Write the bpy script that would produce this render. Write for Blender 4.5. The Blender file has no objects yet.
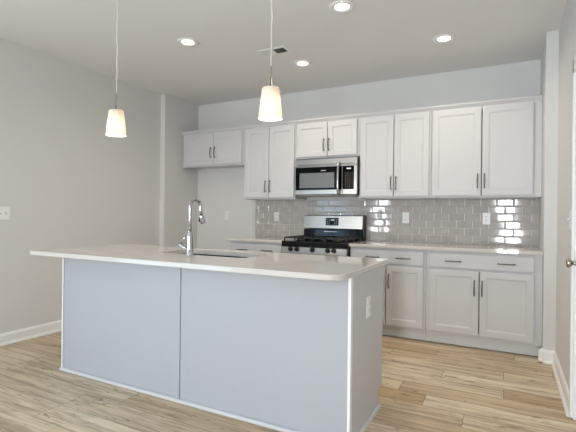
import bpy, bmesh, math, random
from mathutils import Vector, Matrix

# ------------------------------------------------------------------ camera, world, light
scene = bpy.context.scene
COL = scene.collection
yaw, pitch, roll = math.radians(27.4091), math.radians(-0.0021), math.radians(0.6504)
fw = Vector((-math.sin(yaw) * math.cos(pitch), math.cos(yaw) * math.cos(pitch), math.sin(pitch)))
rt = Vector((math.cos(yaw), math.sin(yaw), 0))
up = rt.cross(fw)
r2 = rt * math.cos(roll) + up * math.sin(roll)
u2 = up * math.cos(roll) - rt * math.sin(roll)
cam = bpy.data.cameras.new('camera')
cam.sensor_width = 36
cam.lens = 426.9063 / 576 * 36
cam.shift_y = -1.1108 / 576
cam.clip_start = 0.05
cam_o = bpy.data.objects.new('camera', cam)
COL.objects.link(cam_o)
M3 = Matrix((r2, u2, -fw)).transposed().to_4x4()
M3.translation = Vector((1.0694, -4.8202, 1.1992))
cam_o.matrix_world = M3
scene.camera = cam_o

scene.view_settings.view_transform = 'Standard'
scene.view_settings.look = 'None'
scene.view_settings.gamma = 1
scene.view_settings.use_curve_mapping = False
scene.view_settings.exposure = 0.06

world = bpy.data.worlds.new('sky')
scene.world = world
world.use_nodes = True
bgn = world.node_tree.nodes['Background']
bgn.inputs[0].default_value = (0.55, 0.80, 1.0, 1)
bgn.inputs[1].default_value = 2.3

DAY = (0.93, 0.975, 1.0)
SKYLIGHT = (0.38, 0.66, 1.0)
WARM = (1.0, 0.89, 0.73)
REAR_Y = -7.5
# openings the daylight comes through: (x0, x1, z0, z1) on the rear wall
REAR_OPENINGS = [(0.80, 1.30, 0.30, 2.20), (-2.54, -2.02, 0.30, 2.20)]
LEFT_OPENING = (-6.9, -4.5, 0.15, 2.2)            # y0, y1, z0, z1 on the left wall, behind the camera


def area(name, loc, rot, sx, sy, power, col):
    l = bpy.data.lights.new(name, 'AREA')
    l.shape = 'RECTANGLE'
    l.size, l.size_y = sx, sy
    l.energy = power
    l.color = col
    o = bpy.data.objects.new(name, l)
    o.location = loc
    o.rotation_euler = rot
    COL.objects.link(o)
    return o


for (x0, x1, z0, z1), e in zip(REAR_OPENINGS, (222, 130)):
    area('daylight', ((x0 + x1) / 2, REAR_Y - 0.16, (z0 + z1) / 2), (math.pi / 2, 0, 0), x1 - x0 + .1, z1 - z0 + .1, e, DAY)
y0, y1, z0, z1 = LEFT_OPENING
area('daylight', (-3.14, (y0 + y1) / 2, (z0 + z1) / 2), (math.pi / 2, 0, -math.pi / 2), y1 - y0 + .1, z1 - z0 + .1, 40, SKYLIGHT)
DOWNLIGHT_W = 5.7
PENDANT_W = 2.6

# ------------------------------------------------------------------ materials


def mat(name, col, rough=0.5, metal=0.0, spec=0.5, **kw):
    m = bpy.data.materials.new(name)
    m.use_nodes = True
    b = m.node_tree.nodes['Principled BSDF']
    b.inputs['Base Color'].default_value = (*col, 1)
    b.inputs['Roughness'].default_value = rough
    b.inputs['Metallic'].default_value = metal
    b.inputs['Specular IOR Level'].default_value = spec
    for k, v in kw.items():
        b.inputs[k.replace('_', ' ')].default_value = v
    return m


def srgb(r, g, b):
    f = lambda c: (c / 255 / 12.92) if c / 255 <= 0.04045 else ((c / 255 + 0.055) / 1.055) ** 2.4
    return (f(r), f(g), f(b))


def N(m, t, **props):
    n = m.node_tree.nodes.new(t)
    for k, v in props.items():
        setattr(n, k, v)
    return n


def L(m, a, b):
    m.node_tree.links.new(a, b)


def bump_noise(m, scale, strength, dist=0.002, stretch=(1, 1, 1)):
    b = m.node_tree.nodes['Principled BSDF']
    tc = N(m, 'ShaderNodeTexCoord')
    mp = N(m, 'ShaderNodeMapping')
    mp.inputs['Scale'].default_value = stretch
    nz = N(m, 'ShaderNodeTexNoise')
    nz.inputs['Scale'].default_value = scale
    nz.inputs['Detail'].default_value = 3
    bp = N(m, 'ShaderNodeBump')
    bp.inputs['Strength'].default_value = strength
    bp.inputs['Distance'].default_value = dist
    L(m, tc.outputs['Object'], mp.inputs['Vector'])
    L(m, mp.outputs['Vector'], nz.inputs['Vector'])
    L(m, nz.outputs['Fac'], bp.inputs['Height'])
    L(m, bp.outputs['Normal'], b.inputs['Normal'])
    return nz


def mottled(m, nz, c1, c2, lo=0.35, hi=0.65):
    b = m.node_tree.nodes['Principled BSDF']
    r = N(m, 'ShaderNodeValToRGB')
    r.color_ramp.elements[0].position = lo
    r.color_ramp.elements[1].position = hi
    r.color_ramp.elements[0].color = (*c1, 1)
    r.color_ramp.elements[1].color = (*c2, 1)
    L(m, nz.outputs['Fac'], r.inputs['Fac'])
    L(m, r.outputs['Color'], b.inputs['Base Color'])


WALL = mat('wall_paint', srgb(216, 215, 213), 0.7, spec=0.3)
bump_noise(WALL, 180, 0.06, 0.001)
CEIL = mat('ceiling_paint', srgb(232, 231, 230), 0.8, spec=0.2)
bump_noise(CEIL, 120, 0.15, 0.002)
TRIM = mat('white_trim_paint', srgb(238, 238, 236), 0.35)
CAB = mat('white_cabinet_paint', srgb(204, 203, 204), 0.42, spec=0.35)
bump_noise(CAB, 60, 0.03, 0.001)
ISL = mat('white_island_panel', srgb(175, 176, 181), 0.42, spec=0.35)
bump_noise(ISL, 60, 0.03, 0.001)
TOE = mat('toe_kick_paint', srgb(215, 215, 214), 0.4)
QUARTZ = mat('white_quartz', srgb(226, 220, 214), 0.035, spec=0.6)
mottled(QUARTZ, bump_noise(QUARTZ, 400, 0.0), srgb(199, 192, 186), srgb(214, 209, 204))
TILE = mat('grey_glazed_tile', srgb(171, 165, 160), 0.06, spec=0.6)
mottled(TILE, bump_noise(TILE, 9, 0.05, 0.002), srgb(178, 172, 167), srgb(189, 183, 178))
GLINT_GROUT = mat('pale_glint_grout', srgb(228, 225, 220), 0.8)  # grout kept pale so the bevel glints are painted into the joints
STEEL = mat('brushed_steel', srgb(158, 151, 143), 0.28, 1.0)
bump_noise(STEEL, 40, 0.05, 0.0006, (1, 1, 40))
SINKM = mat('satin_steel', srgb(92, 90, 88), 0.34, 1.0)
CHROME = mat('polished_chrome', srgb(192, 192, 195), 0.07, 1.0)
NICKEL = mat('dark_nickel', srgb(120, 114, 108), 0.25, 1.0)
BLACKGLASS = mat('black_glass', srgb(4, 4, 5), 0.03, spec=0.12)
ENAMEL = mat('black_enamel', srgb(10, 11, 13), 0.15, spec=0.5)
IRON = mat('cast_iron', srgb(20, 20, 21), 0.45)
BLACKP = mat('black_plastic', srgb(14, 14, 14), 0.4)
TEAL = mat('dark_tinted_glass', srgb(8, 20, 27), 0.05, spec=0.25)
MESHG = mat('microwave_window_mesh', srgb(118, 116, 113), 0.25)
mottled(MESHG, bump_noise(MESHG, 500, 0.0), srgb(80, 79, 77), srgb(128, 126, 124))
WHITEP = mat('white_plastic', srgb(240, 240, 238), 0.3)
GREYP = mat('grey_plastic', srgb(176, 176, 175), 0.4)
SLOT = mat('dark_slot', srgb(30, 30, 30), 0.7)
DUCT = mat('dark_duct', srgb(42, 42, 42), 0.8)
CORD = mat('clear_cord', srgb(225, 222, 218), 0.3)
DOORM = mat('white_door_paint', srgb(236, 237, 240), 0.35)
SATIN = mat('satin_nickel', srgb(178, 170, 160), 0.25, 1.0)


def emissive(name, col, strength):
    m = bpy.data.materials.new(name)
    m.use_nodes = True
    b = m.node_tree.nodes['Principled BSDF']
    b.inputs['Base Color'].default_value = (0.8, 0.8, 0.8, 1)
    b.inputs['Emission Color'].default_value = (*col, 1)
    b.inputs['Emission Strength'].default_value = strength
    return m


LENS = emissive('lit_lens', (1.0, 0.95, 0.88), 6)
BULB = emissive('lit_bulb', (1.0, 0.88, 0.72), 8)
DIGIT = emissive('lit_digits', (0.75, 0.9, 1.0), 0.25)

SHADE = bpy.data.materials.new('frosted_shade_glass')
SHADE.use_nodes = True
nt = SHADE.node_tree
pb = nt.nodes['Principled BSDF']
pb.inputs['Base Color'].default_value = (0.9, 0.87, 0.82, 1)
pb.inputs['Roughness'].default_value = 0.3
tr = nt.nodes.new('ShaderNodeBsdfTranslucent')
tr.inputs['Color'].default_value = (0.86, 0.77, 0.66, 1)
mx = nt.nodes.new('ShaderNodeMixShader')
mx.inputs[0].default_value = 0.42
nt.links.new(pb.outputs[0], mx.inputs[1])
nt.links.new(tr.outputs[0], mx.inputs[2])
nt.links.new(mx.outputs[0], nt.nodes['Material Output'].inputs[0])

PANE = bpy.data.materials.new('window_glass')
PANE.use_nodes = True
nt = PANE.node_tree
tb = nt.nodes.new('ShaderNodeBsdfTransparent')
gb = nt.nodes.new('ShaderNodeBsdfGlossy')
gb.inputs['Roughness'].default_value = 0.02
mx = nt.nodes.new('ShaderNodeMixShader')
mx.inputs[0].default_value = 0.06
nt.links.new(tb.outputs[0], mx.inputs[1])
nt.links.new(gb.outputs[0], mx.inputs[2])
nt.links.new(mx.outputs[0], nt.nodes['Material Output'].inputs[0])

# wood plank floor: each plank carries its own tone
WOOD = bpy.data.materials.new('oak_plank')
WOOD.use_nodes = True
b = WOOD.node_tree.nodes['Principled BSDF']
b.inputs['Roughness'].default_value = 0.38
b.inputs['Specular IOR Level'].default_value = 0.4
tc = N(WOOD, 'ShaderNodeTexCoord')
at = N(WOOD, 'ShaderNodeAttribute', attribute_name='tone')
cmb = N(WOOD, 'ShaderNodeCombineXYZ')
mul = N(WOOD, 'ShaderNodeMath', operation='MULTIPLY')
mul.inputs[1].default_value = 37.0
L(WOOD, at.outputs['Fac'], mul.inputs[0])
L(WOOD, mul.outputs[0], cmb.inputs['X'])
L(WOOD, mul.outputs[0], cmb.inputs['Z'])
add = N(WOOD, 'ShaderNodeVectorMath', operation='ADD')
L(WOOD, tc.outputs['Object'], add.inputs[0])
L(WOOD, cmb.outputs[0], add.inputs[1])
mp = N(WOOD, 'ShaderNodeMapping')
mp.inputs['Scale'].default_value = (1.0, 20, 1)
L(WOOD, add.outputs[0], mp.inputs['Vector'])
g1 = N(WOOD, 'ShaderNodeTexNoise')
g1.inputs['Scale'].default_value = 1.6
g1.inputs['Detail'].default_value = 7
g1.inputs['Roughness'].default_value = 0.62
g1.inputs['Distortion'].default_value = 0.5
L(WOOD, mp.outputs[0], g1.inputs['Vector'])
mp2 = N(WOOD, 'ShaderNodeMapping')
mp2.inputs['Scale'].default_value = (1.6, 9.0, 1)
L(WOOD, add.outputs[0], mp2.inputs['Vector'])
g2 = N(WOOD, 'ShaderNodeTexNoise')
g2.inputs['Scale'].default_value = 1.9
g2.inputs['Detail'].default_value = 3
g2.inputs['Distortion'].default_value = 1.2
L(WOOD, mp2.outputs[0], g2.inputs['Vector'])
base = N(WOOD, 'ShaderNodeValToRGB')
base.color_ramp.elements[0].color = (*srgb(190, 161, 121), 1)
base.color_ramp.elements[1].color = (*srgb(230, 215, 189), 1)
L(WOOD, at.outputs['Fac'], base.inputs['Fac'])
gr = N(WOOD, 'ShaderNodeValToRGB')
gr.color_ramp.elements[0].position = 0.34
gr.color_ramp.elements[0].color = (0.46, 0.39, 0.33, 1)
gr.color_ramp.elements[1].position = 0.56
gr.color_ramp.elements[1].color = (1.0, 1.0, 1.0, 1)
L(WOOD, g1.outputs['Fac'], gr.inputs['Fac'])
gr2 = N(WOOD, 'ShaderNodeValToRGB')
gr2.color_ramp.elements[0].position = 0.30
gr2.color_ramp.elements[0].color = (0.60, 0.54, 0.48, 1)
gr2.color_ramp.elements[1].position = 0.50
gr2.color_ramp.elements[1].color = (1, 1, 1, 1)
L(WOOD, g2.outputs['Fac'], gr2.inputs['Fac'])
m1 = N(WOOD, 'ShaderNodeMix', data_type='RGBA', blend_type='MULTIPLY')
m1.inputs[0].default_value = 0.8
L(WOOD, base.outputs[0], m1.inputs[6])
L(WOOD, gr.outputs[0], m1.inputs[7])
m2 = N(WOOD, 'ShaderNodeMix', data_type='RGBA', blend_type='MULTIPLY')
m2.inputs[0].default_value = 0.6
L(WOOD, m1.outputs[2], m2.inputs[6])
L(WOOD, gr2.outputs[0], m2.inputs[7])
mp3 = N(WOOD, 'ShaderNodeMapping')
mp3.inputs['Scale'].default_value = (2.2, 9.0, 1)
L(WOOD, add.outputs[0], mp3.inputs['Vector'])
g3 = N(WOOD, 'ShaderNodeTexNoise')
g3.inputs['Scale'].default_value = 2.1
g3.inputs['Detail'].default_value = 5
g3.inputs['Distortion'].default_value = 2.0
L(WOOD, mp3.outputs[0], g3.inputs['Vector'])
gr3 = N(WOOD, 'ShaderNodeValToRGB')
gr3.color_ramp.elements[0].position = 0.62
gr3.color_ramp.elements[0].color = (1, 1, 1, 1)
gr3.color_ramp.elements[1].position = 0.70
gr3.color_ramp.elements[1].color = (0.40, 0.33, 0.27, 1)
L(WOOD, g3.outputs['Fac'], gr3.inputs['Fac'])
m3 = N(WOOD, 'ShaderNodeMix', data_type='RGBA', blend_type='MULTIPLY')
m3.inputs[0].default_value = 0.9
L(WOOD, m2.outputs[2], m3.inputs[6])
L(WOOD, gr3.outputs[0], m3.inputs[7])
L(WOOD, m3.outputs[2], b.inputs['Base Color'])
bp = N(WOOD, 'ShaderNodeBump')
bp.inputs['Strength'].default_value = 0.12
bp.inputs['Distance'].default_value = 0.002
L(WOOD, g1.outputs['Fac'], bp.inputs['Height'])
L(WOOD, bp.outputs[0], b.inputs['Normal'])
SEAM = mat('plank_seam', srgb(84, 72, 60), 0.8)

# ------------------------------------------------------------------ mesh helpers


class MB:
    """collects shapes into one mesh"""

    def __init__(s):
        s.bm = bmesh.new()
        s.mi = 0

    def _new(s, geom_faces):
        for f in geom_faces:
            f.material_index = s.mi

    def box(s, x0, x1, y0, y1, z0, z1, bev=0.0, seg=1):
        bm = s.bm
        v = [bm.verts.new(p) for p in ((x0, y0, z0), (x1, y0, z0), (x1, y1, z0), (x0, y1, z0),
                                       (x0, y0, z1), (x1, y0, z1), (x1, y1, z1), (x0, y1, z1))]
        fs = [bm.faces.new([v[i] for i in q]) for q in ((0, 3, 2, 1), (4, 5, 6, 7), (0, 1, 5, 4), (1, 2, 6, 5), (2, 3, 7, 6), (3, 0, 4, 7))]
        s._new(fs)
        if bev > 0:
            ed = {e for f in fs for e in f.edges}
            r = bmesh.ops.bevel(bm, geom=list(ed), offset=bev, segments=seg, affect='EDGES', profile=0.5)
            s._new(r['faces'])
        return s

    def obox(s, c, ax, ay, az, hx, hy, hz, bev=0.0):
        """box about c with unit axes ax, ay, az"""
        n0 = len(s.bm.verts)
        old = set(s.bm.verts)
        s.box(-hx, hx, -hy, hy, -hz, hz, bev)
        R = Matrix((ax, ay, az)).transposed()
        for v in s.bm.verts:
            if v not in old:
                v.co = R @ v.co + Vector(c)
        return s

    def tube(s, pts, rad, n=10, cap=True, smooth=True):
        pts = [Vector(p) for p in pts]
        if not hasattr(rad, '__len__'):
            rad = [rad] * len(pts)
        rings = []
        prev = None
        for i, p in enumerate(pts):
            t = (pts[min(i + 1, len(pts) - 1)] - pts[max(i - 1, 0)]).normalized()
            if prev is None:
                a = Vector((0, 0, 1)) if abs(t.z) < 0.9 else Vector((1, 0, 0))
                nrm = t.cross(a).normalized()
            else:
                nrm = (prev - t * prev.dot(t)).normalized()
            prev = nrm
            bn = t.cross(nrm)
            rings.append([s.bm.verts.new(p + (nrm * math.cos(2 * math.pi * k / n) + bn * math.sin(2 * math.pi * k / n)) * rad[i]) for k in range(n)])
        fs = []
        for a, c in zip(rings[:-1], rings[1:]):
            for k in range(n):
                f = s.bm.faces.new((a[k], a[(k + 1) % n], c[(k + 1) % n], c[k]))
                f.smooth = smooth
                fs.append(f)
        if cap:
            fs.append(s.bm.faces.new(list(reversed(rings[0]))))
            fs.append(s.bm.faces.new(rings[-1]))
        s._new(fs)
        return s

    def lathe(s, prof, c=(0, 0, 0), axis='z', n=32, smooth=True):
        """prof: (radius, height) pairs; open ends where radius > 0"""
        c = Vector(c)
        R = {'z': Matrix.Identity(3), 'y': Matrix.Rotation(math.pi / 2, 3, 'X'), 'x': Matrix.Rotation(math.pi / 2, 3, 'Y')}[axis]
        rings = []
        for r, h in prof:
            if r < 1e-6:
                rings.append([s.bm.verts.new(c + R @ Vector((0, 0, h)))])
            else:
                rings.append([s.bm.verts.new(c + R @ Vector((r * math.cos(2 * math.pi * k / n), r * math.sin(2 * math.pi * k / n), h))) for k in range(n)])
        fs = []
        for a, d in zip(rings[:-1], rings[1:]):
            for k in range(n):
                q = []
                for v in (a[k % len(a)], a[(k + 1) % len(a)], d[(k + 1) % len(d)], d[k % len(d)]):
                    if v not in q:
                        q.append(v)
                if len(q) > 2:
                    f = s.bm.faces.new(q)
                    f.smooth = smooth
                    fs.append(f)
        s._new(fs)
        return s

    def prism(s, poly, axis, a0, a1, bev=0):
        """poly (u, v) extruded along axis from a0 to a1. axis x: (y,z), y: (x,z), z: (x,y)"""
        def P(u, v, a):
            return {'x': (a, u, v), 'y': (u, a, v), 'z': (u, v, a)}[axis]
        A = [s.bm.verts.new(P(u, v, a0)) for u, v in poly]
        B = [s.bm.verts.new(P(u, v, a1)) for u, v in poly]
        n = len(poly)
        fs = [s.bm.faces.new(A), s.bm.faces.new(list(reversed(B)))]
        for i in range(n):
            fs.append(s.bm.faces.new((A[i], B[i], B[(i + 1) % n], A[(i + 1) % n])))
        s._new(fs)
        return s

    def quad(s, *p):
        s._new([s.bm.faces.new([s.bm.verts.new(q) for q in p])])
        return s

    def build(s, name, m, parent=None, loc=(0, 0, 0), fixn=True):
        if fixn:
            bmesh.ops.recalc_face_normals(s.bm, faces=s.bm.faces)
        me = bpy.data.meshes.new(name)
        s.bm.to_mesh(me)
        s.bm.free()
        for k in (m if isinstance(m, (list, tuple)) else [m]):
            me.materials.append(k)
        return link(name, me, parent, loc)


def link(name, me, parent=None, loc=(0, 0, 0)):
    o = bpy.data.objects.new(name, me)
    COL.objects.link(o)
    o.location = loc
    if parent:
        o.parent = parent
    return o


def thing(name, label, cat, loc=(0, 0, 0), rotz=0, group=None):
    o = bpy.data.objects.new(name, None)
    o.empty_display_size = 0.1
    COL.objects.link(o)
    o.location = loc
    o.rotation_euler = (0, 0, rotz)
    return tag(o, label, cat, group)


def tag(o, label, cat, group=None):
    o['label'] = label
    o['category'] = cat
    if group:
        o['group'] = group
    return o


def struct(o, label=None):
    o['kind'] = 'structure'
    if label:
        o['label'] = label
    return o


def dup(root, loc, rotz=None, label=None, rot=None):
    r = root.copy()
    COL.objects.link(r)
    r.location = loc
    if rotz is not None:
        r.rotation_euler = (0, 0, rotz)
    if rot is not None:
        r.rotation_euler = rot
    if label:
        r['label'] = label
    for ch in list(root.children):
        c = ch.copy()
        COL.objects.link(c)
        c.parent = r
        for g in list(ch.children):
            d = g.copy()
            COL.objects.link(d)
            d.parent = c
    return r


# ------------------------------------------------------------------ room shell
H = 2.743
XL, XLW, YSL = -2.889, -2.966, -0.666
XR, XRW, YS = 1.3265, 1.4169, -0.6875
X2, YJ = 3.0, -3.3                      # where the room widens behind the camera

# floor: rows of planks running left to right
rng = random.Random(5)
ROW, R0 = 0.18, -2.92
fixed = {0: -1.107, -1: -1.40, 8: 0.629, 5: 0.586, 7: 1.047, 11: 0.52}
tones = {(5, 0): 0.12, (7, 1): 0.2, (11, 0): 0.2, (0, 1): 0.30, (0, 0): 0.7, (-1, 1): 0.6, (-1, 0): 0.75, (5, 1): 0.85, (8, 0): 0.75, (8, 1): 0.9}
bm = bmesh.new()
tone_l = bm.faces.layers.float.new('tone')
g = 0.0012
k = math.floor((REAR_Y - R0) / ROW)
while R0 + k * ROW < 0.02:
    a, c = R0 + k * ROW, R0 + (k + 1) * ROW
    j = fixed.get(k, rng.uniform(-0.6, 0.6))
    xs = [j + 1.22 * i for i in range(-5, 5)]
    for i, (p, q) in enumerate(zip(xs[:-1], xs[1:])):
        p, q = max(p, XLW - 0.05), min(q, X2 + 0.05)
        if q - p < 0.02:
            continue
        t = tones.get((k, 1 if (p + q) / 2 > j and p >= j - 1e-6 else (0 if abs(q - j) < 1e-6 else 9)), rng.uniform(0.35, 0.95))
        f = bm.faces.new([bm.verts.new(v) for v in ((p + g, a + g, 0), (q - g, a + g, 0), (q - g, c - g, 0), (p + g, c - g, 0))])
        f[tone_l] = t
    k += 1
z = -0.003
f = bm.faces.new([bm.verts.new(v) for v in ((XLW - .1, REAR_Y - .1, z), (X2 + .1, REAR_Y - .1, z), (X2 + .1, .1, z), (XLW - .1, .1, z))])
f.material_index = 1
f = bm.faces.new([bm.verts.new(v) for v in ((XLW - .1, REAR_Y - .1, -.1), (XLW - .1, .1, -.1), (X2 + .1, .1, -.1), (X2 + .1, REAR_Y - .1, -.1))])
f.material_index = 1
me = bpy.data.meshes.new('floor')
bm.to_mesh(me)
bm.free()
me.materials.append(WOOD)
me.materials.append(SEAM)
struct(link('floor', me), 'light oak plank floor')

struct(MB().box(XLW - .2, X2 + .2, REAR_Y - .2, .2, H, H + .1).build('ceiling', CEIL), 'smooth pale grey ceiling')
struct(MB().box(XL - .3, XR + .3, 0, .12, 0, H).build('wall_back', WALL), 'light grey wall behind the cabinets')
# left wall with the window opening behind the camera and the short return beside the refrigerator space
wl = MB()
y0, y1, z0, z1 = LEFT_OPENING
wl.box(XLW - .12, XLW, REAR_Y, y0, 0, H)
wl.box(XLW - .12, XLW, y1, 0, 0, H)
wl.box(XLW - .12, XLW, y0, y1, 0, z0)
wl.box(XLW - .12, XLW, y0, y1, z1, H)
wl.box(XLW, XL, YSL, 0, 0, H, 0.003)
struct(wl.build('wall_left', WALL), 'light grey wall on the left')
DY0, DY1 = -2.66, -1.79                  # door opening in the right wall
wr = MB()
wr.box(XR, XRW + .12, YS, 0, 0, H, 0.003)
wr.box(XRW, XRW + .12, DY1 + .02, YS, 0, H)
wr.box(XRW, XRW + .12, DY0 - .02, DY1 + .02, 2.08, H)
wr.box(XRW, XRW + .12, YJ, DY0 - .02, 0, H)
wr.box(XRW, X2, YJ - .12, YJ, 0, H)
wr.box(X2, X2 + .12, REAR_Y, YJ, 0, H)
struct(wr.build('wall_right', WALL), 'light grey wall on the right')
wb = MB()
xs = [XLW - .12]
for x0, x1, z0, z1 in sorted(REAR_OPENINGS):
    wb.box(xs[-1], x0, REAR_Y - .12, REAR_Y, 0, H)
    wb.box(x0, x1, REAR_Y - .12, REAR_Y, 0, z0)
    wb.box(x0, x1, REAR_Y - .12, REAR_Y, z1, H)
    xs.append(x1)
wb.box(xs[-1], X2 + .12, REAR_Y - .12, REAR_Y, 0, H)
struct(wb.build('wall_rear', WALL), 'wall behind the camera')

# windows (behind the camera): frame with a mullion and glass


def window(i, x0, x1, z0, z1, place):
    f = MB()
    t = 0.045
    f.box(x0, x0 + t, -.08, -.02, z0, z1).box(x1 - t, x1, -.08, -.02, z0, z1)
    f.box(x0 + t, x1 - t, -.08, -.02, z0, z0 + t).box(x0 + t, x1 - t, -.08, -.02, z1 - t, z1)
    xm = (x0 + x1) / 2
    f.box(xm - .025, xm + .025, -.07, -.03, z0 + t, z1 - t)
    zm = z0 + (z1 - z0) * 0.52
    f.box(x0 + t, x1 - t, -.065, -.035, zm - .012, zm + .012)
    o = f.build('window_%d' % i, TRIM)
    p = MB().box(x0 + t, x1 - t, -.052, -.048, z0 + t, z1 - t).build('pane', PANE, o)
    o.location, o.rotation_euler = place
    return struct(o, 'white framed window behind the camera')


for i, (x0, x1, z0, z1) in enumerate(REAR_OPENINGS):
    window(i + 1, x0, x1, z0, z1, ((0, REAR_Y, 0), (0, 0, 0)))
y0, y1, z0, z1 = LEFT_OPENING
window(3, -y1, -y0, z0, z1, ((XLW, 0, 0), (0, 0, -math.pi / 2)))

# baseboards, with a rounded top and a shoe moulding
BB = [(0, 0), (.030, 0), (.030, .008), (.024, .018), (.016, .024), (.015, .082), (.011, .094), (.006, .104), (0, .106)]


def baseboard(name, segs):
    m = MB()
    for ax, at_, sgn, a0, a1 in segs:
        m.prism([(at_ + sgn * d, h) for d, h in BB], ax, a0, a1)
    return struct(m.build(name, TRIM), 'white baseboard')


baseboard('baseboard_left', [('y', XLW, 1, REAR_Y, YSL), ('x', YSL, -1, XLW, XL), ('y', XL, 1, YSL - .03, 0), ('x', 0, -1, XL, -1.885)])
baseboard('baseboard_right', [('x', YS, -1, XR - .030, XRW), ('y', XR, -1, YS - .030, -.6115), ('y', XRW, -1, -1.75, YS), ('y', XRW, -1, YJ, DY0 - .09)])

# door in the right wall
ca = MB()
for a0, a1 in ((DY1, DY1 + .04), (DY0 - .09, DY0)):
    ca.box(XRW - .017, XRW - .0005, a0, a1, .012, 2.15, .004)
ca.box(XRW - .017, XRW - .0005, DY0 - .09, DY1 + .04, 2.06, 2.15, .004)
ca.box(XRW - .0004, XRW + .119, DY1, DY1 + .019, 0.004, 2.06)
ca.box(XRW - .0004, XRW + .119, DY0 - .019, DY0, 0.004, 2.06)
struct(ca.build('trim_1', TRIM), 'white casing around the door')
dm = MB().box(XRW + .014, XRW + .049, DY0 + .003, DY1 - .003, .012, 2.045, .002)
door = struct(dm.build('door_1', DOORM), 'white interior door in the right wall')
# raised panels on the face of the door
pm = MB()
for za, zb in ((.22, .95), (1.12, 1.90)):
    pm.box(XRW + .008, XRW + .0145, DY0 + .13, DY1 - .13, za, zb, .005)
pm.build('panel', DOORM, door)
kn = MB().lathe([(0, 0), (.032, 0), (.032, -.006), (.012, -.012), (.011, -.034), (.020, -.040), (.027, -.050), (.027, -.058), (.020, -.065), (0, -.067)],
                (XRW + .014, DY1 - .075, .938), 'x', 24)
kn.build('knob', SATIN, door)

# ------------------------------------------------------------------ tiled backsplash
ZU = 1.3878
CT = 0.914
TX0, TX1 = -1.915, XR - .002


def backsplash():
    m = MB()
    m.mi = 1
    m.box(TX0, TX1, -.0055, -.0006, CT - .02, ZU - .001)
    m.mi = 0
    bm = m.bm
    th, tw, gp, bv = .0762, .1524, .0012, .010
    gx, gp = .0024, .0005  # wider vertical joints, their pale grout standing in for bevel reflections
    top = ZU - .001
    r = 0
    rr = random.Random(2)
    while top - r * th > CT + 0.001:
        zt = top - r * th
        zb = max(zt - th, CT + .0008)
        off = 0.3475 + (0.0 if r % 2 == 0 else tw / 2)      # measured joint positions
        x = off - tw * 40
        while x < TX1:
            a, c = max(x, TX0), min(x + tw, TX1)
            x += tw
            if c - a < .006:
                continue
            d = -.0078
            bl = min(bv, (zt - zb) * .4, (c - a) * .4)
            tx, tz = rr.uniform(-.0004, .0004), rr.uniform(-.0002, .0002)
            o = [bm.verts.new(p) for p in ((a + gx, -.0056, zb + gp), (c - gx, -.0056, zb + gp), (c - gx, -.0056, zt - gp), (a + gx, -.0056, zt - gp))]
            q = [bm.verts.new(p) for p in ((a + gp + bl, d - tx - tz, zb + gp + bl), (c - gp - bl, d + tx - tz, zb + gp + bl), (c - gp - bl, d + tx + tz, zt - gp - bl), (a + gp + bl, d - tx + tz, zt - gp - bl))]
            bm.faces.new(q)
            for i in range(4):
                bm.faces.new((o[i], o[(i + 1) % 4], q[(i + 1) % 4], q[i]))
        r += 1
    return m.build('tile_backsplash', [TILE, GLINT_GROUT], None)


tag(backsplash(), 'glossy warm grey brick-pattern tiles on the wall above the worktops', 'backsplash')

# ------------------------------------------------------------------ cabinet builders


def handle_mesh(length=0.145):
    """arched bar pull along z, standing out towards -y"""
    m = MB()
    h = length / 2
    pts, rad = [], []
    for i in range(13):
        t = -1 + 2 * i / 12
        pts.append((0, -.017 - .011 * (1 - t * t), t * h))
        rad.append(.0042 + .0022 * (1 - abs(t)))
    m.tube(pts, rad, 8)
    for s in (-1, 1):
        m.tube([(0, 0, s * h * .80), (0, -.012, s * h * .80), (0, -.021, s * h * .80)], [.0075, .005, .0045], 8)
    bmesh.ops.recalc_face_normals(m.bm, faces=m.bm.faces)
    me = bpy.data.meshes.new('handle')
    m.bm.to_mesh(me)
    m.bm.free()
    me.materials.append(NICKEL)
    return me


HANDLE = handle_mesh()


def front_panel(m, x0, x1, z0, z1, y, rail=.055, rec=.008):
    """shaker panel: flat frame with a recessed field, front at y, 2 cm thick"""
    bm = m.bm
    e = .002

    def ring(d, yy):
        return [bm.verts.new(p) for p in ((x0 + d, yy, z0 + d), (x1 - d, yy, z0 + d), (x1 - d, yy, z1 - d), (x0 + d, yy, z1 - d))]
    R = [ring(0, y + .020), ring(0, y + e), ring(e, y)]
    if rail:
        R += [ring(rail, y), ring(rail + .002, y + .003), ring(rail + .009, y + .0045), ring(rail + .011, y + rec)]
    for a, c in zip(R[:-1], R[1:]):
        for i in range(4):
            bm.faces.new((a[i], a[(i + 1) % 4], c[(i + 1) % 4], c[i]))
    bm.faces.new(R[-1])
    bm.faces.new(list(reversed(R[0])))


def add_door(root, x0, x1, z0, z1, y, hx=None, hz=None):
    m = MB()
    front_panel(m, x0, x1, z0, z1, y)
    d = m.build('door', CAB, root)
    if hx is not None:
        link('handle', HANDLE, d, (hx, y, hz))
    return d


def add_drawer(root, x0, x1, z0, z1, y, pulls):
    m = MB()
    front_panel(m, x0, x1, z0, z1, y, rail=None)
    d = m.build('drawer', CAB, root)
    for hx in pulls:
        h = link('handle', HANDLE, d, (hx, y, (z0 + z1) / 2 - .004))
        h.rotation_euler = (0, math.pi / 2, 0)
    return d


UF, UD = -.33, -.3525


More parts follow.
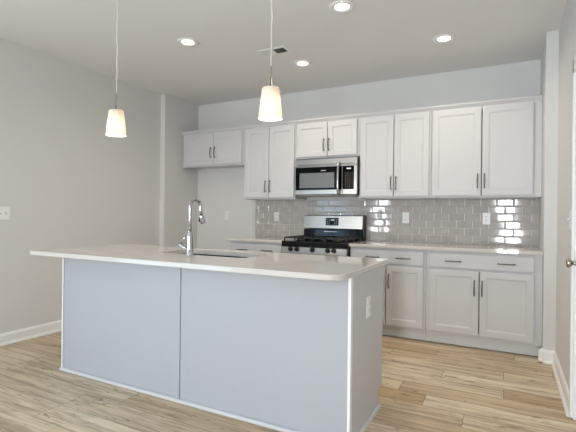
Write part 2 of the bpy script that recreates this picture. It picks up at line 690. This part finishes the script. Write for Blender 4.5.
def wall_cabinet(x0, x1, zb, label, doors, hz, frame_x=None, filler=None):
    """doors: list of (x0, x1, handle x) in world coordinates"""
    cx = (x0 + x1) / 2
    root = thing('wall_cabinet', label, 'cabinet', (cx, 0, zb), 0, 'white wall cabinets along the back wall')
    m = MB()
    t = .016
    # hollow carcass: sides, top, bottom, back, then the face frame
    m.box(x0 + .0008 - cx, x0 + t - cx, UF + .018, -.001, 0, 2.262 - zb)
    m.box(x1 - t - cx, x1 - .0008 - cx, UF + .018, -.001, 0, 2.262 - zb)
    m.box(x0 + t - cx, x1 - t - cx, UF + .018, -.001, 2.245 - zb, 2.262 - zb)
    m.box(x0 + t - cx, x1 - t - cx, UF + .018, -.001, .012, .028)
    m.box(x0 + t - cx, x1 - t - cx, -.008, -.001, .028, 2.245 - zb)
    fl, fr = doors[0][0] + .010, doors[-1][1] - .010
    m.box(x0 + .0008 - cx, fl - cx, UF, UF + .018, 0, 2.262 - zb, .0015)
    m.box(fr - cx, x1 - .0008 - cx, UF, UF + .018, 0, 2.262 - zb, .0015)
    m.box(fl - cx, fr - cx, UF, UF + .018, 0, .032, .0015)
    m.box(fl - cx, fr - cx, UF, UF + .018, 2.235 - zb, 2.262 - zb, .0015)
    m.build('carcass', CAB, root)
    for a, c, hx in doors:
        add_door(root, a - cx, c - cx, doors_z0(zb), 2.252 - zb, UD, hx - cx, hz - zb)
    if filler:
        MB().box(filler[0] - cx, filler[1] - cx, UF + .02, UF + .035, 0, 2.262 - zb).build('filler_strip', CAB, root)
    return root


def doors_z0(zb):
    return .020


wall_cabinet(-2.841, -1.884, 1.822, 'short white wall cabinet hung high over the empty refrigerator space, far left of the row', [(-2.826, -2.352, -2.386), (-2.346, -1.913, -2.320)], 1.998, filler=(-2.8885, -2.8415))
wall_cabinet(-1.883, -1.165, ZU, 'tall white wall cabinet between the short refrigerator cabinet and the microwave', [(-1.868, -1.520, -1.557), (-1.513, -1.178, -1.496)], 1.540)
wall_cabinet(-1.164, -.388, 1.850, 'short white wall cabinet directly above the microwave', [(-1.148, -.764, -.799), (-.757, -.415, -.738)], 1.996)
wall_cabinet(-.387, .365, ZU, 'tall white wall cabinet just right of the microwave', [(-.371, -.015, -.036), (-.007, .344, .017)], 1.543)
wall_cabinet(.366, XR - .001, ZU, 'widest tall white wall cabinet at the right end beside the wall', [(.376, .824, .795), (.833, 1.256, .854)], 1.545)

# crown moulding along the top of the wall cabinets
cr = MB()
prof = [(UF + .001, 2.256), (UF - .006, 2.256), (UF - .008, 2.266), (UF - .018, 2.276), (UF - .026, 2.288), (UF - .030, 2.292), (UF - .030, 2.304), (UF + .02, 2.304), (UF + .02, 2.2625), (UF + .001, 2.2625)]
cr.prism(prof, 'x', -2.8885, XR - .0015)
cr.box(-2.8885, XR - .0015, UF + .021, -.001, 2.2625, 2.268)
tag(cr.build('crown_molding', CAB), 'long white crown moulding running along the tops of all wall cabinets', 'moulding')

# base cabinets
BF, BD, TK = -.61, -.632, .106


def base_cabinet(x0, x1, label, dr, doors, hpulls, toe_x1=None):
    cx = (x0 + x1) / 2
    root = thing('base_cabinet', label, 'cabinet', (cx, 0, 0), 0, 'white base cabinets along the back wall')
    m = MB()
    t = .018
    zt = CT - .0305
    for a in (x0 + .0008, x1 - t):
        m.box(a - cx, a + t - .0008 - cx, BF + .02, -.002, TK, zt)
        m.box(a - cx, a + t - .0008 - cx, -.544, -.002, 0, TK)
    m.box(x0 + t - cx, x1 - t - cx, BF + .02, -.002, TK, TK + .018)
    m.box(x0 + t - cx, x1 - t - cx, -.012, -.002, TK + .018, zt)
    fl, fr = dr[0] + .010, dr[1] - .010
    m.box(x0 + .0008 - cx, fl - cx, BF, BF + .02, TK, zt, .0015)
    m.box(fr - cx, x1 - .0008 - cx, BF, BF + .02, TK, zt, .0015)
    for za, zb in ((TK, TK + .04), (.700, .745), (.842, zt)):
        m.box(fl - cx, fr - cx, BF, BF + .02, za, zb, .0015)
    m.build('carcass', CAB, root)
    tk = MB().box(x0 + .001 - cx, x1 - .001 - cx, -.558, -.545, .006, TK - .001)
    tk.prism([(-.558, .007), (-.566, .007), (-.566, .018), (-.562, .026), (-.558, .028)], 'x', x0 + .001 - cx, x1 - .001 - cx)
    tk.build('toe_kick', TOE, root)
    add_drawer(root, dr[0] - cx, dr[1] - cx, .730, .857, BD, [p - cx for p in hpulls])
    for a, c, hx in doors:
        add_door(root, a - cx, c - cx, .131, .711, BD, hx - cx, .560)
    return root


base_cabinet(-1.883, -1.166, 'white base cabinet left of the range, mostly hidden by the island', (-1.866, -1.182), [(-1.866, -1.528, -1.563), (-1.520, -1.182, -1.485)], (-1.697, -1.366))
base_cabinet(-.386, .371, 'white base cabinet just right of the range, partly hidden by the island end', (-.370, .350), [(-.370, -.012, -.045), (-.004, .350, .022)], (-.140, .160))
base_cabinet(.372, XR - .001, 'widest white base cabinet at the right end beside the wall', (.404, 1.262), [(.404, .831, .795), (.839, 1.264, .859)], (.615, 1.051))

# worktops
for x0, x1, lb in ((-1.900, -1.163, 'short white quartz worktop left of the range'), (-.389, XR - .001, 'long white quartz worktop right of the range')):
    tag(MB().box(x0, x1, -.65, -.011 if x0 > -1 else -.011, CT - .03, CT, .003, 2).build('worktop', QUARTZ), lb, 'worktop', 'worktops along the back wall')

# ------------------------------------------------------------------ microwave
MX0, MX1, MF = -1.146, -.392, -.392
mw = thing('microwave', 'stainless steel over-the-range microwave with black glass door and vertical handle', 'microwave', (MX0 / 2 + MX1 / 2, 0, 1.425))
cx, oz = MX0 / 2 + MX1 / 2, 1.425


def W(m, x0, x1, y0, y1, z0, z1, bev=0.0):
    return m.box(x0 - cx, x1 - cx, y0, y1, z0 - oz, z1 - oz, bev)


m = MB()
W(m, MX0, MX1, -.36, -.012, 1.430, 1.842, .003)
m.build('housing', BLACKP, mw)
m = MB()
W(m, MX0, MX1, MF, -.3605, 1.752, 1.836, .004)
m.build('vent_grille', STEEL, mw)
m = MB()
for i in range(3):
    W(m, MX0 + .03, MX1 - .03, MF - .0008, MF + .0, 1.765 + i * .004, 1.767 + i * .004)
m.build('vent_slot', SLOT, mw)
m = MB()      # door: steel frame, with black glass set in
W(m, MX0, -.560, MF, -.3605, 1.432, 1.750, .004)
mdoor = m.build('door', STEEL, mw)
m = MB()
W(m, MX0 + .014, -.566, MF - .003, MF - .0002, 1.484, 1.742, .002)
m.build('black_glass', BLACKGLASS, mdoor)
m = MB()
W(m, -1.080, -.655, MF - .0040, MF - .0031, 1.508, 1.676)
m.build('viewing_window', MESHG, mdoor)
m = MB()
W(m, -.814, -.756, MF - .0038, MF - .0031, 1.698, 1.703)
m.build('nameplate', WHITEP, mdoor)
m = MB()
hp = [(-.598 - cx, MF - .002, 1.775 - oz), (-.598 - cx, MF - .030, 1.768 - oz)]
for i in range(9):
    t = -1 + i / 4
    hp.append((-.598 - cx, MF - .034 - .014 * (1 - t * t), 1.605 - oz - t * .150))
hp += [(-.598 - cx, MF - .030, 1.442 - oz), (-.598 - cx, MF - .002, 1.436 - oz)]
m.tube(hp, .0125, 12)
m.build('handle', CHROME, mdoor)
m = MB()
W(m, -.558, MX1, MF, -.3605, 1.432, 1.750, .003)
cp = m.build('control_panel', STEEL, mw)
m = MB()
W(m, -.556, -.428, MF - .003, MF - .0002, 1.488, 1.742, .002)
m.build('keypad', BLACKGLASS, cp)
m = MB()
W(m, -.512, -.462, MF - .0036, MF - .0031, 1.707, 1.719)
m.build('display', DIGIT, cp)
for r in range(7):
    for c in range(4):
        m = MB()
        W(m, -.526 + c * .025, -.518 + c * .025, MF - .0036, MF - .0031, 1.512 + r * .025, 1.517 + r * .025)
        m.build('button', GREYP, cp)
m = MB()
W(m, MX0 + .03, MX1 - .03, -.345, -.05, 1.422, 1.4298)
m.build('underside_filter', GREYP, mw)

# ------------------------------------------------------------------ gas range
RX0, RX1, RF = -1.156, -.396, -.688
rg = thing('gas_range', 'stainless steel gas range with black grates, five black knobs and a raised backguard', 'range', ((RX0 + RX1) / 2, 0, 0))
cx, oz = (RX0 + RX1) / 2, 0
m = MB()
W(m, RX0, RX1, -.635, -.03, .03, .860, .003)
for x in (RX0 + .05, RX1 - .05):
    for y in (-.60, -.08):
        m.tube([(x - cx, y, 0), (x - cx, y, .032)], .018, 10)
m.build('body', ENAMEL, rg)
m = MB()      # cooktop, slightly overhanging, with a raised rim
W(m, RX0 - .004, RX1 + .004, -.672, -.03, .8605, .915, .006)
m.build('cooktop', ENAMEL, rg)
m = MB()
m.prism([(RF, .786), (RF + .006, .780), (-.637, .780), (-.637, .8595), (RF + .022, .8595), (RF + .004, .852)], 'x', RX0 - cx, RX1 - cx)
m.build('control_panel', STEEL, rg)
for x in (-1.037, -.961, -.778, -.604, -.537):
    k = MB().lathe([(0, .0), (.026, .0), (.026, .006), (.021, .010), (.018, .034), (.015, .036), (0, .036)], (x - cx, RF + .002, .832), 'y', 20)
    k.box(x - cx - .004, x - cx + .004, RF - .038, RF - .008, .814, .850, .002)
    k.build('knob', BLACKP, rg)
m = MB()
W(m, RX0 + .004, RX1 - .004, -.676, -.637, .25, .772, .004)
od = m.build('oven_door', STEEL, rg)
m = MB()
W(m, RX0 + .10, RX1 - .10, -.678, -.6755, .33, .65)
m.build('oven_window', BLACKGLASS, od)
m = MB()
m.tube([(RX0 + .06 - cx, -.676, .735), (RX0 + .06 - cx, -.715, .735)], .009)
m.tube([(RX1 - .06 - cx, -.676, .735), (RX1 - .06 - cx, -.715, .735)], .009)
m.tube([(RX0 + .04 - cx, -.718, .735), (RX1 - .04 - cx, -.718, .735)], .012, 12)
m.build('handle', CHROME, od)
m = MB()
W(m, RX0 + .004, RX1 - .004, -.672, -.637, .05, .24, .004)
m.build('bottom_drawer', STEEL, rg)
# burners
for bx, by in ((-1.00, -.52), (-1.00, -.24), (-.776, -.38), (-.55, -.52), (-.55, -.24)):
    k = MB().lathe([(0, .9155), (.050, .9155), (.048, .925), (.036, .927), (.036, .935), (.030, .938), (0, .938)], (bx - cx, by, 0), 'z', 20)
    k.build('burner', IRON, rg)
# three grates side by side
gw = (RX1 - RX0 - .03) / 3
for i in range(3):
    a = RX0 + .015 + i * gw + .003
    c = a + gw - .006
    k = MB()
    z0, z1 = .943, .957
    ya, yb = -.655, -.135
    for x in (a, c - .012):
        W(k, x, x + .012, ya, yb, z0, z1, .003)
    for y in (ya, (ya + yb) / 2 - .006, yb - .012):
        W(k, a + .012, c - .012, y, y + .012, z0, z1, .003)
    for x in (a + gw * .25, a + gw * .5 - .006, a + gw * .75 - .012):
        W(k, x, x + .010, ya + .012, ya + .17, z0 + .002, z1, .002)
        W(k, x, x + .010, yb - .17, yb - .012, z0 + .002, z1, .002)
    for x in (a, c - .012):
        for y in (ya, (ya + yb) / 2 - .006, yb - .012):
            W(k, x, x + .012, y, y + .012, .9152, z0)
    k.build('grate', IRON, rg)
# backguard
m = MB()
m.prism([(-.100, 1.030), (-.108, 1.045), (-.098, 1.192), (-.088, 1.202), (-.034, 1.202), (-.034, 1.030)], 'x', RX0 + .002 - cx, RX1 - .022 - cx)
bg_ = m.build('backguard', STEEL, rg)
m = MB()
W(m, RX1 - .0215, RX1 + .002, -.095, -.03, .9155, 1.204, .003)
m.build('end_cap', BLACKP, rg)
m = MB()
m.prism([(-.076, .9155), (-.112, .9155), (-.100, 1.0295), (-.034, 1.0295), (-.034, .9155)], 'x', RX0 + .002 - cx, RX1 - .022 - cx)
m.build('lower_panel', TEAL, rg)
m = MB()
m.obox((-.789 - cx, -.1052, 1.126), Vector((1, 0, 0)), Vector((0, .9977, .068)), Vector((0, -.068 * -1, .9977)), .080, .0022, .045, .001)
dp = m.build('display', BLACKGLASS, bg_)
m = MB()
for x, w in ((-.800, .010), (-.785, .010), (-.770, .010)):
    W(m, x - w / 2 + .004, x + w / 2 + .004, -.1090, -.1068, 1.138, 1.152)
m.build('clock_digits', DIGIT, dp)
for x in (-.848, -.822, -.755, -.730):
    for z in (1.102, 1.122, 1.146):
        m = MB()
        W(m, x - .005, x + .005, -.1105, -.1068, z, z + .005)
        m.build('button', GREYP, dp)
m = MB()
W(m, -.892, -.727, -.1070, -.1005, 1.004, 1.012)
m.build('vent_slot', STEEL, rg)

# ------------------------------------------------------------------ island
IX0, IX1, IY0, IY1 = -1.9530, .3520, -2.7188, -2.105
SX0, SX1, SY0, SY1 = -2.049, .362, -2.910, -1.995
SEAMX = -.787
isl = thing('kitchen_island', 'large white kitchen island base with flat panels under the quartz top', 'island', ((IX0 + IX1) / 2, (IY0 + IY1) / 2, 0))
cx, cy = (IX0 + IX1) / 2, (IY0 + IY1) / 2
ZT = CT - .0305


def B(m, x0, x1, y0, y1, z0, z1, bev=0.0):
    return m.box(x0 - cx, x1 - cx, y0 - cy, y1 - cy, z0, z1, bev)


m = MB()
B(m, IX0 + .0195, SEAMX - .004, IY0 + .004, IY0 + .016, 0, ZT)
m.build('back_panel', ISL, isl)
m = MB()
B(m, SEAMX + .004, IX1 - .018, IY0 + .004, IY0 + .016, 0, ZT)
m.build('back_panel', ISL, isl)
m = MB()
B(m, SEAMX - .012, SEAMX + .012, IY0 + .0165, IY0 + .028, 0, ZT)
m.build('joint_backing', GREYP, isl)
for x0, x1 in ((IX0, IX0 + .0135), (IX1 - .0165, IX1)):
    m = MB()
    B(m, x0, x1, IY0 - .002, IY0 + .03, 0, ZT, .0015)
    m.build('corner_trim', TRIM, isl)
# end panels with a toe notch at the kitchen side
for x0, x1 in ((IX0 + .0003, IX0 + .018), (IX1 - .018, IX1 - .0003)):
    m = MB()
    pts = [(IY0 + .0305, 0), (IY1 - .065, 0), (IY1 - .065, .100), (IY1 - .058, .112), (IY1, .114), (IY1, ZT), (IY0 + .0305, ZT)]
    m.prism([(y - cy, z) for y, z in pts], 'x', x0 - cx, x1 - cx)
    m.build('end_panel', CAB, isl)
# shoe moulding round the foot
SH = [(0, 0), (.013, 0), (.013, .007), (.010, .013), (.005, .017), (0, .018)]
m = MB()
m.prism([(IY0 - cy - d, z) for d, z in SH], 'x', IX0 - .013 - cx, IX1 + .013 - cx)
m.prism([(IX1 - cx + d, z) for d, z in SH], 'y', IY0 - .013 - cy, IY1 - .058 - cy)
m.prism([(IX0 - cx - d, z) for d, z in SH], 'y', IY0 - .013 - cy, IY1 - .058 - cy)
m.build('shoe_molding', CAB, isl)
# kitchen side: frame, toe kick and doors
m = MB()
B(m, IX0 + .019, IX1 - .019, IY1 - .022, IY1 - .002, .114, ZT)
m.build('face_frame', CAB, isl)
m = MB()
B(m, IX0 + .019, IX1 - .019, IY1 - .08, IY1 - .066, 0, .113)
m.build('toe_kick', TOE, isl)
n = 5
w = (IX1 - IX0 - .06) / n
for i in range(n):
    m = MB()
    x0 = -(IX1 - IX0) / 2 + .03 + i * w
    front_panel(m, x0 + .004, x0 + w - .004, .13, .86, -(IY1 - cy) - .0185)
    d = m.build('door', CAB, isl)
    d.rotation_euler = (0, 0, math.pi)
    link('handle', HANDLE, d, (x0 + (w - .04 if i % 2 == 0 else .04), -(IY1 - cy) - .0185, .72))

# quartz top with rounded corners and the sink cut-out
SKX0, SKX1, SKY0, SKY1 = -1.215, -.462, -2.486, -2.152


def rounded(x0, x1, y0, y1, rad, n=6):
    """rad: radii of corners (x0,y0), (x1,y0), (x1,y1), (x0,y1)"""
    P = []
    for (cx_, cy_, a0), r in zip(((x0, y0, 180), (x1, y0, 270), (x1, y1, 0), (x0, y1, 90)), rad):
        sx = 1 if cx_ == x0 else -1
        sy = 1 if cy_ == y0 else -1
        for i in range(n + 1):
            a = math.radians(a0 + 90 * i / n)
            P.append((cx_ + sx * r + r * math.cos(a), cy_ + sy * r + r * math.sin(a)))
    return P


outer = rounded(SX0, SX1, SY0, SY1, (.003, .085, .02, .003), 7)
inner = rounded(SKX0, SKX1, SKY0, SKY1, (.06, .06, .06, .06), 7)
bm = bmesh.new()


def loop(P, z):
    return [bm.verts.new((x, y, z)) for x, y in P]


e = .003
def inset(P, d):
    # move points towards the loop's centre by d (good enough for a small arris)
    mx_, my_ = sum(p[0] for p in P) / len(P), sum(p[1] for p in P) / len(P)
    return [(x + (d if x < mx_ else -d), y + (d if y < my_ else -d)) for x, y in P]


ot, om, ob, ob2 = loop(inset(outer, e), CT), loop(outer, CT - e), loop(outer, CT - .030 + e), loop(inset(outer, e), CT - .030)
it, ib = loop(inner, CT), loop(inner, CT - .030)


def strip(a, c):
    n = len(a)
    for i in range(n):
        f = bm.faces.new((a[i], a[(i + 1) % n], c[(i + 1) % n], c[i]))
        f.smooth = False


strip(ot, om)
strip(om, ob)
strip(ob, ob2)
strip(it, ib)
# same vertex count in both loops: bridge top and bottom corner by corner
strip(ot, it)
strip(ob2, ib)
bmesh.ops.recalc_face_normals(bm, faces=bm.faces)
me = bpy.data.meshes.new('island_worktop')
bm.to_mesh(me)
bm.free()
me.materials.append(QUARTZ)
tag(link('island_worktop', me), 'large white quartz island worktop with rounded corners and a sink cut-out', 'worktop')

# undermount sink
sk = thing('kitchen_sink', 'stainless undermount sink basin set in the island worktop', 'sink', ((SKX0 + SKX1) / 2, (SKY0 + SKY1) / 2, CT - .26))
cx, cy = (SKX0 + SKX1) / 2, (SKY0 + SKY1) / 2
bm = bmesh.new()
z0 = CT - .26


def sl(d, r, z, y1=SKY1):
    return loop([(x - cx, y - cy) for x, y in rounded(SKX0 - d, SKX1 + d, SKY0 - d, SKY1 + d, (r,) * 4, 7)], z - z0)


rings = [sl(.022, .06, CT - .0312), sl(.004, .06, CT - .0312), sl(.002, .06, CT - .20), sl(-.012, .06, CT - .225), sl(-.05, .05, CT - .232)]
for a, c in zip(rings[:-1], rings[1:]):
    strip(a, c)
bm.faces.new(rings[-1])
out = [sl(.022, .06, CT - .0332), sl(.007, .06, CT - .0332), sl(.005, .06, CT - .20), sl(-.008, .06, CT - .236)]
for a, c in zip(out[:-1], out[1:]):
    strip(a, c)
bm.faces.new(out[-1])
strip(rings[0], out[0])
bmesh.ops.recalc_face_normals(bm, faces=bm.faces)
me = bpy.data.meshes.new('basin')
bm.to_mesh(me)
bm.free()
me.materials.append(SINKM)
link('basin', me, sk)
MB().lathe([(0, 0), (.045, 0), (.045, -.003), (.03, -.003), (.028, -.010), (0, -.010)], (0, 0, .0305), 'z', 24).build('drain', CHROME, sk)

# faucet
FX, FY = -.875, -2.530
fc = thing('kitchen_faucet', 'tall chrome pull-down kitchen faucet with arched spout beside the island sink', 'faucet', (FX, FY, CT))
m = MB().lathe([(0, 0), (.029, 0), (.029, .004), (.0255, .010), (.0235, .06), (.020, .120), (.0185, .158), (.0150, .164), (0, .164)], (0, 0, 0), 'z', 28)
m.build('body', CHROME, fc)
m = MB()
pts = [(0, 0, .160), (0, 0, .25), (0, 0, .335)]
dirv = Vector((.02, 1, 0))             # the spout swings over the sink
Rr = .055
for i in range(1, 17):
    a = math.pi * i / 16
    d = Rr * (1 - math.cos(a))
    pts.append((dirv.x * d, dirv.y * d, .335 + Rr * .90 * math.sin(a)))
d = 2 * Rr
pts += [(dirv.x * d, dirv.y * d, .310), (dirv.x * (d + .006), dirv.y * (d + .006), .2785)]
m.tube(pts, .0112, 14)
m.build('spout', CHROME, fc)
m = MB()
e0 = Vector((dirv.x * (d + .006), dirv.y * (d + .006), .278))
dn = Vector((.03, .30, -1)).normalized()
m.tube([e0, e0 + dn * .004, e0 + dn * .022, e0 + dn * .055, e0 + dn * .061], [.0125, .0155, .0175, .0205, .0185], 16)
sh = m.build('spray_head', CHROME, fc)
m = MB()
bpnt = e0 + dn * .030 + Vector((-.0135, -.013, -.002))
m.obox(bpnt, Vector((.7, -.7, 0)), Vector((.7, .7, 0)), Vector((0, 0, 1)), .008, .004, .020, .002)
m.build('spray_button', BLACKP, sh)
m = MB()
m.tube([(-.016, 0, .036), (-.045, -.004, .052), (-.078, -.008, .070), (-.086, -.009, .074)], [.011, .0115, .0125, .010], 14)
m.tube([(-.074, -.007, .076), (-.050, -.004, .110), (-.032, -.002, .150)], [.0055, .0045, .0038], 10)
m.build('lever_handle', CHROME, fc)

# ------------------------------------------------------------------ outlets and switches


def outlet(name, label, loc, rotz, kind, group):
    """plate facing -y at its own origin"""
    t = thing(name, label, 'outlet' if kind == 'duplex' else 'switch', loc, rotz, group)
    w = .0585 if kind == 'double' else .0365
    MB().box(-w, w, -.006, -.0004, -.060, .060, .0025).build('cover_plate', WHITEP, t)
    if kind == 'duplex':
        for z in (-.020, .020):
            m = MB().box(-.0165, .0165, -.0085, -.0062, z - .0165, z + .0165, .002)
            s = m.build('socket', WHITEP, t)
            k = MB()
            for x in (-.0065, .0065):
                k.box(x - .0012, x + .0012, -.0089, -.0084, z - .002, z + .008)
            k.box(-.002, .002, -.0089, -.0084, z - .011, z - .007)
            k.build('slots', SLOT, s)
    else:
        for x in ((-.023, .023) if kind == 'double' else (0,)):
            m = MB().box(x - .0055, x + .0055, -.0075, -.0062, -.0125, .0125, .0005)
            s = m.build('switch_surround', GREYP, t)
            MB().obox((x, -.0125, .004), Vector((1, 0, 0)), Vector((0, .87, .5)), Vector((0, -.5, .87)), .0038, .008, .0042, .001).build('toggle', WHITEP, s)
    return t


GW = 'white electrical outlets'
o1 = outlet('wall_outlet', 'white outlet on the bare wall of the refrigerator space', (-2.368, -.0002, 1.182), 0, 'duplex', GW)
dup(o1, (-1.585, -.0108, 1.175), 0, 'white outlet on the tiles left of the range')
dup(o1, (.049, -.0108, 1.182), 0, 'white outlet on the tiles between the range and the right-end cabinets')
dup(o1, (.862, -.0108, 1.183), 0, 'white outlet on the tiles near the right end of the counter')
dup(o1, (IX1 + .0002, -2.424, .675), math.pi / 2, 'white outlet on the end panel of the island')
outlet('light_switch', 'white two-gang switch plate on the left wall', (XLW + .0002, -2.597, 1.185), math.pi / 2, 'double', None)
outlet('light_switch', 'white single switch plate on the right wall beside the door', (XRW - .0002, -1.592, 1.19), -math.pi / 2, 'single', None)

# ------------------------------------------------------------------ ceiling: downlights, register, pendants


def downlight(loc, label, power, col):
    t = thing('recessed_downlight', label, 'ceiling light', loc, 0, 'recessed ceiling downlights')
    MB().lathe([(.054, -.003), (.058, -.006), (.074, -.011), (.092, -.008), (.096, -.0005), (.054, -.0005), (.054, -.003)], (0, 0, 0), 'z', 36).build('trim_ring', TRIM, t)
    MB().lathe([(0, -.0045), (.040, -.0042), (.054, -.003)], (0, 0, 0), 'z', 36).build('lens', LENS, t)
    l = bpy.data.lights.new('downlight_lamp', 'AREA')
    l.shape = 'DISK'
    l.size = .10
    l.spread = math.radians(152)
    l.energy = power
    l.color = col
    lo = bpy.data.objects.new('downlight_lamp', l)
    COL.objects.link(lo)
    lo.location = (0, 0, -.0065)
    lo.parent = t
    return t


d0 = downlight((-1.511, -1.838, H), 'lit recessed ceiling light left of the ceiling register', DOWNLIGHT_W, WARM)
for p, lb in (((-.044, -1.845, H), 'lit recessed ceiling light at the top edge of the view, nearest the camera'),
              ((-.813, -.905, H), 'lit recessed ceiling light between the ceiling register and the cabinets'),
              ((.551, -.925, H), 'lit recessed ceiling light above the widest right-end cabinets')):
    dup(d0, p, 0, lb)

# two-way ceiling register
VX0, VX1, VY0, VY1 = -1.066, -.768, -1.392, -1.222
vx, vy = (VX0 + VX1) / 2, (VY0 + VY1) / 2
vt = thing('ceiling_register', 'white rectangular ceiling air register with slanted louvres', 'vent', (vx, vy, H))
hx, hy = (VX1 - VX0) / 2, (VY1 - VY0) / 2
m = MB()
t = .030
zf = -.007
m.box(-hx, -hx + t, -hy, hy, zf, -.0004, .002).box(hx - t, hx, -hy, hy, zf, -.0004, .002)
m.box(-hx + t, hx - t, -hy, -hy + t, zf, -.0004, .002).box(-hx + t, hx - t, hy - t, hy, zf, -.0004, .002)
m.box(-.005, .005, -hy + t, hy - t, zf, -.0004)
m.build('frame', TRIM, vt)
MB().box(-hx + t, hx - t, -hy + t, hy - t, -.0012, -.0004).build('duct_opening', DUCT, vt)
for i in range(8):
    for s in (-1, 1):
        x = s * (.012 + i * .0128)
        m = MB()
        ax = Vector((.766, 0, .643)) if s < 0 else Vector((-.766, 0, .643))
        m.obox((x, 0, -.0062), Vector((0, 1, 0)), ax.cross(Vector((0, 1, 0))), ax, hy - t, .0005, .0065)
        m.build('louvre', TRIM, vt)

# pendants


def pendant(loc, zb, label):
    t = thing('pendant_light', label, 'pendant light', loc, 0, 'pendant lights over the island')
    b0 = zb - loc[2]
    MB().lathe([(0, -.0004), (.060, -.0004), (.060, -.012), (.050, -.020), (.012, -.024), (0, -.024)], (0, 0, 0), 'z', 28).build('canopy', SATIN, t)
    c = MB()
    rr = random.Random(4)
    pts = []
    for i in range(15):
        zz = -.022 + (b0 + .318 + .022) * i / 14
        k = math.sin(math.pi * i / 14)
        pts.append((k * rr.uniform(-.004, .004), k * rr.uniform(-.004, .004), zz))
    c.tube(pts, .0030, 8)
    c.build('cord', CORD, t)
    MB().lathe([(0, b0 + .322), (.005, b0 + .322), (.006, b0 + .318), (.006, b0 + .205), (.018, b0 + .203), (.018, b0 + .150), (0, b0 + .150)], (0, 0, 0), 'z', 18).build('stem', SATIN, t)
    MB().lathe([(.018, b0 + .1985), (.040, b0 + .2000), (.0475, b0 + .197), (.0505, b0 + .190), (.0690, b0 + .025), (.0690, b0 + .023), (.0662, b0 + .023), (.0478, b0 + .188), (.045, b0 + .1935), (.039, b0 + .1965), (.018, b0 + .1955)],
               (0, 0, 0), 'z', 40).build('glass_shade', SHADE, t)
    MB().lathe([(0, b0 + .062), (.014, b0 + .066), (.024, b0 + .080), (.026, b0 + .096), (.020, b0 + .118), (.012, b0 + .135), (.012, b0 + .149), (0, b0 + .149)], (0, 0, 0), 'z', 20).build('bulb', BULB, t)
    l = bpy.data.lights.new('pendant_lamp', 'POINT')
    l.energy = PENDANT_W
    l.color = WARM
    l.shadow_soft_size = .02
    lo = bpy.data.objects.new('pendant_lamp', l)
    COL.objects.link(lo)
    lo.location = (0, 0, b0 + .048)
    lo.parent = t
    return t


PZ = 1.719
p0 = pendant((-1.386, -2.72, H), PZ, 'lit white glass pendant lamp over the left part of the island')
dup(p0, (-.139, -2.72, H), 0, 'lit white glass pendant lamp over the right part of the island')
